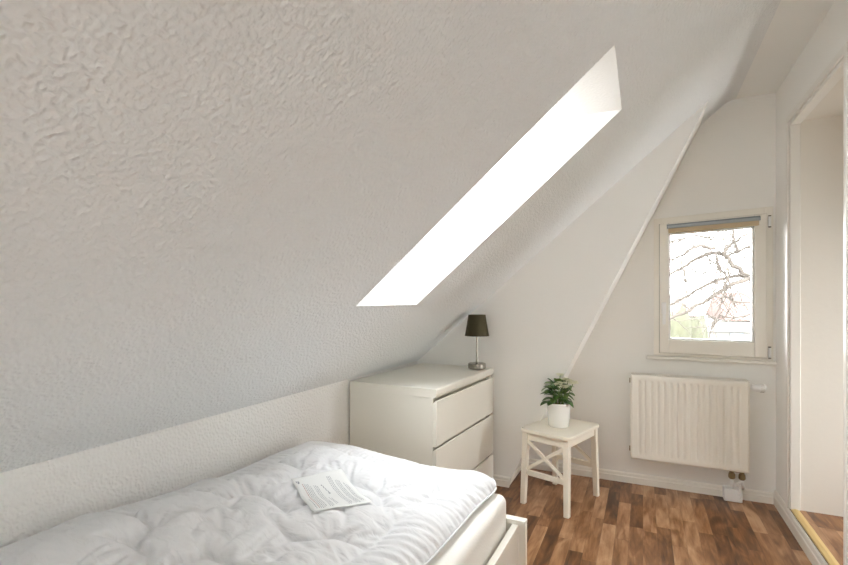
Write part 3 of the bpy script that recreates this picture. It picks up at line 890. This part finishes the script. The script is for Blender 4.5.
    for it in range(STEPS):
        tx_ = np.zeros_like(P); ty_ = np.zeros_like(P)
        tx_[1:-1] = P[2:] - P[:-2]; ty_[:, 1:-1] = P[:, 2:] - P[:, :-2]
        n_ = np.cross(tx_, ty_); n_ /= np.sqrt((n_ * n_).sum(-1, keepdims=True)) + 1e-9
        V_ *= .90
        V_ += n_ * (w * pf)[..., None] * PRESS
        V_[..., 2] -= GRAV * w
        old = P.copy(); P += V_
        for sub in range(SUBS):
            for o_ in (0, 1):
                a = slice(o_, nx - 1, 2); b = slice(o_ + 1, nx, 2)
                cons((a, A), (b, A), Lx[a], .95)
                a = slice(o_, ny - 1, 2); b = slice(o_ + 1, ny, 2)
                cons((A, a), (A, b), Ly[:, a], .95)
            for o_ in (0, 1):
                a = slice(o_, nx - 1, 2); b = slice(o_ + 1, nx, 2)
                cons((a, slice(0, -1)), (b, slice(1, None)), Ld, SHEAR)
                cons((a, slice(1, None)), (b, slice(0, -1)), Ld, SHEAR)
            if BEND:
                for i, j in bx: push((i, A), (j, A), BG * sx * ex * .97, BEND)
                for i, j in by: push((A, i), (A, j), BG * sx * ex * .97, BEND)
            P[seam, 2] += (base[seam] - SEAMD - P[seam, 2]) * .8
            P[seam, :2] += (rxy[seam] - P[seam, :2]) * .15
            P[..., 2] = np.maximum(P[..., 2], np.maximum(Z0 + .003, base - .022))
            P[..., 2] = np.minimum(P[..., 2], base + ZMAX)
            P[..., 0] = np.clip(P[..., 0], X0 - .010, None)
            P[..., 1] = np.minimum(P[..., 1], Y1 + .030)
            P[pin, :2] = rxy[pin]; P[pin, 2] = hemz
        V_ = np.clip(P - old, -.002, .002)
    q_ = P
    for _ in range(1):
        p = np.pad(P, ((1, 1), (1, 1), (0, 0)), mode='edge'); q = (p[:-2, 1:-1] + p[2:, 1:-1] + p[1:-1, :-2] + p[1:-1, 2:]) / 4
        m = (~pin & ~seam)[..., None]; P = np.where(m, P * .6 + q * .4, P)
    return P, nx, ny
P, nx, ny = duvet()
DV = thing('duvet', 'rumpled white quilted duvet spread over the bed, leaflet lying on it', 'duvet', (-.394, 1.775, 0), -BR)
verts = [tuple(p) for p in P.reshape(-1, 3)]
faces = [(i * ny + j, (i + 1) * ny + j, (i + 1) * ny + j + 1, i * ny + j + 1) for i in range(nx - 1) for j in range(ny - 1)]
# underside: the same outline lying just on the mattress
nn = nx * ny; cxy = P.reshape(-1, 3).mean(0)
for i in range(nx):
    for j in range(ny):
        u, v = i / (nx - 1), j / (ny - 1)
        q = P[0, j] * (1 - u) + P[-1, j] * u
        verts.append((q[0] * .99 + cxy[0] * .01, q[1] * .99 + cxy[1] * .01, .5045))
def at(i, j): return i * ny + j
faces += [(nn + at(i, j), nn + at(i, j + 1), nn + at(i + 1, j + 1), nn + at(i + 1, j)) for i in range(nx - 1) for j in range(ny - 1)]
per = [(i, 0) for i in range(nx)] + [(nx - 1, j) for j in range(1, ny)] + [(i, ny - 1) for i in range(nx - 2, -1, -1)] + [(0, j) for j in range(ny - 2, 0, -1)]
for a, b in zip(per, per[1:] + per[:1]): faces.append((at(*a), nn + at(*a), nn + at(*b), at(*b)))
me = D.meshes.new('quilted_cover'); me.from_pydata(verts, [], faces); me.update()
bm = bmesh.new(); bm.from_mesh(me); D.meshes.remove(me)
cov = obj('quilted_cover', bm, M['duvet'], DV, smooth=True, subsurf=1)
# hem tape along the visible side and the foot
bm = bmesh.new()
pts = [P[nx - 1, j] + np.array([.002, 0, 0]) for j in range(0, ny, 3)]
tube(bm, pts, .0035, 6)
pts = [P[i, ny - 1] + np.array([0, .002, 0]) for i in range(0, nx, 3)]
tube(bm, pts, .0035, 6)
obj('hem_piping', bm, M['duvet'], DV, smooth=True)

# ---- leaflet on the duvet
Rb = Matrix.Rotation(-BR, 4, 'Z'); Bo = Vector((-.394, 1.775, 0))
Pw = P.reshape(-1, 3) @ np.array(Rb.to_3x3()).T + np.array(Bo)
A_, B_, C_, D_ = [Vector(p) for p in ((-1.083, 1.268, 0), (-.990, 1.430, 0), (-.742, 1.235, 0), (-.845, 1.082, 0))]
def duv_z(x, y, r=.035):
    d = np.hypot(Pw[:, 0] - x, Pw[:, 1] - y); m = d < r
    w_ = np.clip(1 - d[m] / r, .02, 1); z = Pw[m, 2]
    return float((np.sort(z)[-max(1, len(z) // 6):]).mean())
NU, NV = 14, 22
gz = np.array([[duv_z(*((A_.lerp(B_, u / NU)).lerp(D_.lerp(C_, u / NU), v / NV))[:2]) for v in range(NV + 1)] for u in range(NU + 1)])
for _ in range(14):
    p = np.pad(gz, 1, mode='edge'); gz = np.maximum(gz * .0, (p[:-2, 1:-1] + p[2:, 1:-1] + p[1:-1, :-2] + p[1:-1, 2:] + gz * 2) / 6)
def pz(u, v):
    a, b = min(u * NU, NU - 1e-6), min(v * NV, NV - 1e-6); i, j = int(a), int(b); fa, fb = a - i, b - j
    return (gz[i, j] * (1 - fa) * (1 - fb) + gz[i + 1, j] * fa * (1 - fb) + gz[i, j + 1] * (1 - fa) * fb + gz[i + 1, j + 1] * fa * fb)
def pp(u, v, dz=0.0):
    q = A_.lerp(B_, u).lerp(D_.lerp(C_, u), v); return (q.x, q.y, pz(u, v) + .004 + dz)
c_ = pp(.5, .5)
LF = thing('leaflet', 'printed white care leaflet lying on the rumpled duvet', 'leaflet', c_)
inv = Vector(c_)
bm = bmesh.new(); gv = [[bm.verts.new(Vector(pp(u / NU, v / NV)) - inv) for v in range(NV + 1)] for u in range(NU + 1)]
for i in range(NU):
    for j in range(NV): bm.faces.new([gv[i][j], gv[i + 1][j], gv[i + 1][j + 1], gv[i][j + 1]])
o = obj('sheet', bm, M['paper'], LF, smooth=True); sd = o.modifiers.new('th', 'SOLIDIFY'); sd.thickness = .0004
rp = random.Random(5)
bm = bmesh.new()
def stroke(u0, u1, v0, v1, mi=0):
    n_ = max(1, int(abs(v1 - v0) * NV * 2))
    for k in range(n_):
        a, b = v0 + (v1 - v0) * k / n_, v0 + (v1 - v0) * (k + 1) / n_
        quad(bm, *[Vector(pp(u, v, .0006)) - inv for u, v in ((u0, a), (u1, a), (u1, b), (u0, b))], mi=mi)
# text lines run along v; u counts the lines from the near-left edge
def textline(u, v0, v1, h=.010, mi=0):
    v = v0
    while v < v1 - .02:
        wl = rp.uniform(.015, .05); stroke(u, u + h, v, min(v + wl, v1), mi); v += wl + .010
for u, v0, v1, mi in ((.125, .22, .97, 1), (.155, .22, .97, 0), (.185, .24, .97, 0), (.215, .24, .95, 0), (.245, .30, .93, 0), (.085, .62, .95, 0),
                      (.31, .28, .97, 0), (.34, .28, .96, 0), (.37, .30, .94, 0), (.43, .62, .92, 0), (.46, .66, .90, 0),
                      (.63, .12, .94, 0), (.66, .12, .95, 0), (.69, .12, .92, 0), (.75, .22, .95, 0), (.78, .22, .93, 0), (.81, .24, .95, 0), (.87, .30, .92, 0), (.90, .36, .92, 0)):
    textline(u, v0, v1, mi=mi)
stroke(.045, .062, .12, .17); stroke(.07, .10, .13, .19); stroke(.06, .085, .18, .21)   # small mark in the corner
for a, b, c, d in ((.47, .485, .30, .36), (.485, .50, .36, .43), (.50, .515, .43, .49), (.49, .525, .49, .52), (.45, .47, .27, .30)): stroke(a, b, c, d)
obj('print', bm, [M['ink'], M['ink_red']], LF)

# ------------------------------------------------------------------ outside the window
def ext(px, py, Y):            # direction measured from the doorway viewpoint, placed at true depth Y
    F_, H_ = 474., 300.
    s_, c0_ = math.sin(math.atan(219 / 474)), math.cos(math.atan(219 / 474))
    r = (px - 424) / F_; u = (H_ - py) / F_
    dx, dy = r * c0_ - s_, c0_ + r * s_
    t_ = Y / dy; return Vector((dx * t_, Y, 1.22 + u * t_))
bm = bmesh.new(); quad(bm, (-60, 4, -5), (60, 4, -5), (60, 90, -5), (-60, 90, -5)); o = obj('lawn', bm, M['grass']); o['kind'] = 'structure'
o.name = 'ground'

TR = thing('tree', 'bare spreading tree with pale branches outside the window', 'tree', (3.4, 9.0, -5))
to = Vector((3.4, 9.0, -5))
def cpx(x, y): return 670 + x / 4.706, 225 + y / 4.706
limbs = [
    ([(430, 250), (385, 250), (300, 280), (240, 310), (150, 370), (60, 420), (-30, 450)], 3.2, 8.2),
    ([(430, 225), (385, 238), (290, 242), (180, 280), (90, 330), (-20, 385)], 2.8, 8.6),
    ([(365, 245), (300, 190), (260, 140), (200, 125), (120, 160), (60, 200), (-30, 250)], 3.0, 8.4),
    ([(240, 130), (290, 90), (330, 60), (420, 30)], 2.0, 8.3),
    ([(210, 112), (130, 95), (60, 140), (-20, 165)], 1.9, 8.0),
    ([(315, 130), (308, 80), (300, 0)], 2.2, 8.8),
    ([(430, 80), (320, 125), (270, 150)], 2.2, 8.5),
    ([(215, 130), (225, 190), (265, 235)], 1.5, 8.1),
    ([(270, 160), (275, 250), (250, 330), (240, 345), (215, 430), (195, 490)], 1.3, 7.8),
    ([(245, 335), (300, 355), (430, 365)], 1.6, 7.9),
    ([(60, 170), (65, 230), (75, 290)], 1.1, 7.7),
    ([(75, 270), (130, 225), (200, 220), (240, 240)], .9, 8.0),
    ([(200, 480), (240, 430), (310, 440), (430, 400)], 1.2, 8.6),
    ([(-20, 95), (60, 60), (130, 50), (200, 70), (250, 10)], 1.3, 8.0),
]
rt = random.Random(3)
trunk_top = ext(*cpx(470, 235), 8.9)
bm = bmesh.new()
tube(bm, [Vector((0, 0, 0)), Vector((.05, -.02, 2.6)), trunk_top - to - Vector((0, 0, .9)), trunk_top - to, trunk_top - to + Vector((.25, .1, 1.5))], [.24, .20, .15, .12, .07], 12)
obj('trunk', bm, M['bark'], TR, smooth=True)
for pts, wpx, Y in limbs:
    bm = bmesh.new()
    P3 = [ext(*cpx(x, y), Y + rt.uniform(-.15, .15)) for x, y in pts]
    if pts[0][0] >= 420: P3 = [trunk_top] + P3
    # subdivide with jitter
    Q = []
    for a, b in zip(P3, P3[1:]):
        for k in range(3): Q.append(a.lerp(b, k / 3) + Vector((rt.uniform(-.02, .02), rt.uniform(-.03, .03), rt.uniform(-.02, .02))))
    Q.append(P3[-1]); n = len(Q); r0_ = wpx * 9.2 / 474 / 2 * 1.35
    rad_ = [r0_ * (1 - .55 * i / n) for i in range(n)]
    tube(bm, [q - to for q in Q], rad_, 7)
    # twigs
    for k in range(int(n * 1.5)):
        i = rt.randrange(1, n); p = Q[i]
        d = Vector((rt.uniform(-1, .5), rt.uniform(-.5, .5), rt.uniform(-.8, 1))).normalized()
        L = rt.uniform(.25, .75); pts2 = [p - to]; dd = d.copy()
        for s_ in range(4):
            dd = (dd + Vector((rt.uniform(-.4, .4), rt.uniform(-.4, .4), rt.uniform(-.4, .4)))).normalized()
            pts2.append(pts2[-1] + dd * L / 4)
        tube(bm, pts2, [.008, .007, .006, .004, .003], 5)
    obj('limb', bm, M['bark'], TR, smooth=True)

def house(x0, x1, y0, y1, zb, ze, zr, label, roofmat, wins, axis='x'):
    h = thing('house', label, 'house', ((x0 + x1) / 2, (y0 + y1) / 2, zb)); o_ = Vector(h.location)
    bm = bmesh.new(); box(bm, x0 - o_.x, x1 - o_.x, y0 - o_.y, y1 - o_.y, 0, ze - zb); obj('wall', bm, M['house'], h)
    bm = bmesh.new(); e = .10; ym = 0
    a = [(y0 - e - o_.y, ze - zb - .1), (y1 + e - o_.y, ze - zb - .1), (ym, zr - zb)]
    prism(bm, a, 'x', x0 - e - o_.x, x1 + e - o_.x); obj('roof', bm, roofmat, h)
    for wx, wz, ww, wh_ in wins:
        bm = bmesh.new(); box(bm, wx - o_.x - ww / 2, wx - o_.x + ww / 2, y0 - o_.y - .03, y0 - o_.y + .02, wz - zb, wz - zb + wh_); f_ = obj('window', bm, M['house_win'], h)
p1 = ext(735, 318, 22); p2 = ext(775, 290, 22)
house(p1.x - .2, p1.x + 7, 22, 29, -5, p1.z, ext(748, 292, 25.5).z, 'pale house with red tiled roof beyond the bare tree', M['roof'], [(p1.x + .9, -.6, .8, 1.3), (p1.x + 2.6, -.6, .8, 1.3)])
p3 = ext(708, 330, 17)
house(p3.x, p3.x + 5.2, 17, 20, -5, ext(720, 328, 17).z, ext(720, 322, 18.5).z, 'low white outbuilding with dark windows in front of the red roof', M['house'], [(p3.x + .75, p3.z - .62, .35, .55), (p3.x + 1.6, p3.z - .62, .3, .55), (p3.x + 2.35, p3.z - .62, .3, .55)])
p4 = ext(668, 318, 26)
house(p4.x - 6, p1.x - .6, 29.5, 35, -5, ext(668, 316, 26).z, ext(668, 296, 29).z, 'pale house with greyish pink roof far left outside the window', plain('faded_tile', (.10, .075, .07), .85, .3, 8, .15), [(p4.x - .4, -1.2, .7, 1.1)])
def bush(cx, cy, rx, rz, label, seed):
    bm = bmesh.new(); bmesh.ops.create_icosphere(bm, subdivisions=4, radius=1)
    for v in bm.verts:
        k_ = 1 + .30 * mn.noise(v.co * 2.1 + Vector((seed, 0, 0))) + .22 * mn.noise(v.co * 6 + Vector((seed, 3, 0))) + .15 * mn.noise(v.co * 13)
        v.co = Vector((v.co.x * rx * k_, v.co.y * rx * .7 * k_, (v.co.z * rz * k_)))
        if v.co.z < -rz * .8: v.co.z = -rz * .8
    o = obj('shrub', bm, M['hedge'], smooth=True, loc=(cx, cy, -5 + rz * .8)); return link_props(o, label, 'shrub', 'garden shrubs outside the window')
b1 = ext(676, 320, 13); b2 = ext(694, 322, 14)
bush(b1.x * 11.6 / 13 - .3, 11.6, 1.15, 3.15, 'olive green garden shrub, leftmost seen through the window', 1)
bush(b2.x - .2, 14.2, .95, 3.05, 'olive green garden shrub between two others outside the window', 5)
bush(b2.x + 2.3, 15.8, .85, 2.55, 'low green garden shrub before the white outbuilding', 9)

# ------------------------------------------------------------------ light, camera, view
W = D.worlds.new('sky'); SC.world = W; W.use_nodes = True
nt = W.node_tree; nt.nodes.clear()
o_ = N(nt, 'ShaderNodeOutputWorld'); bg = N(nt, 'ShaderNodeBackground')
tc = N(nt, 'ShaderNodeTexCoord'); sp = N(nt, 'ShaderNodeSeparateXYZ'); nt.links.new(tc.outputs['Generated'], sp.inputs[0])
rp_ = N(nt, 'ShaderNodeValToRGB')
rp_.color_ramp.elements[0].position = 0.0; rp_.color_ramp.elements[0].color = (.68, .68, .68, 1)
rp_.color_ramp.elements[1].position = 1.0; rp_.color_ramp.elements[1].color = (.93, .965, 1, 1)
nt.links.new(sp.outputs[2], rp_.inputs[0]); nt.links.new(rp_.outputs[0], bg.inputs[0])
bg.inputs[1].default_value = 8.0
nt.links.new(bg.outputs[0], o_.inputs[0])

cam = D.cameras.new('camera'); cam.sensor_width = 36; cam.lens = 474 / 848 * 36
cam.shift_y = (300 - 282.5) / 848; cam.clip_start = .02
co = D.objects.new('camera', cam); COL.objects.link(co)
co.location = (0, 0, 1.22); co.rotation_euler = (PI / 2, 0, math.atan(219 / 474))
SC.camera = co
vs = SC.view_settings; vs.view_transform = 'Standard'; vs.look = 'None'; vs.gamma = 1.0; vs.use_curve_mapping = False
vs.exposure = 1.66
cy = SC.cycles
cy.use_denoising = True
cy.max_bounces = 12; cy.diffuse_bounces = 9; cy.transparent_max_bounces = 12
cy.sample_clamp_indirect = 8.0
cy.caustics_reflective = False; cy.caustics_refractive = False
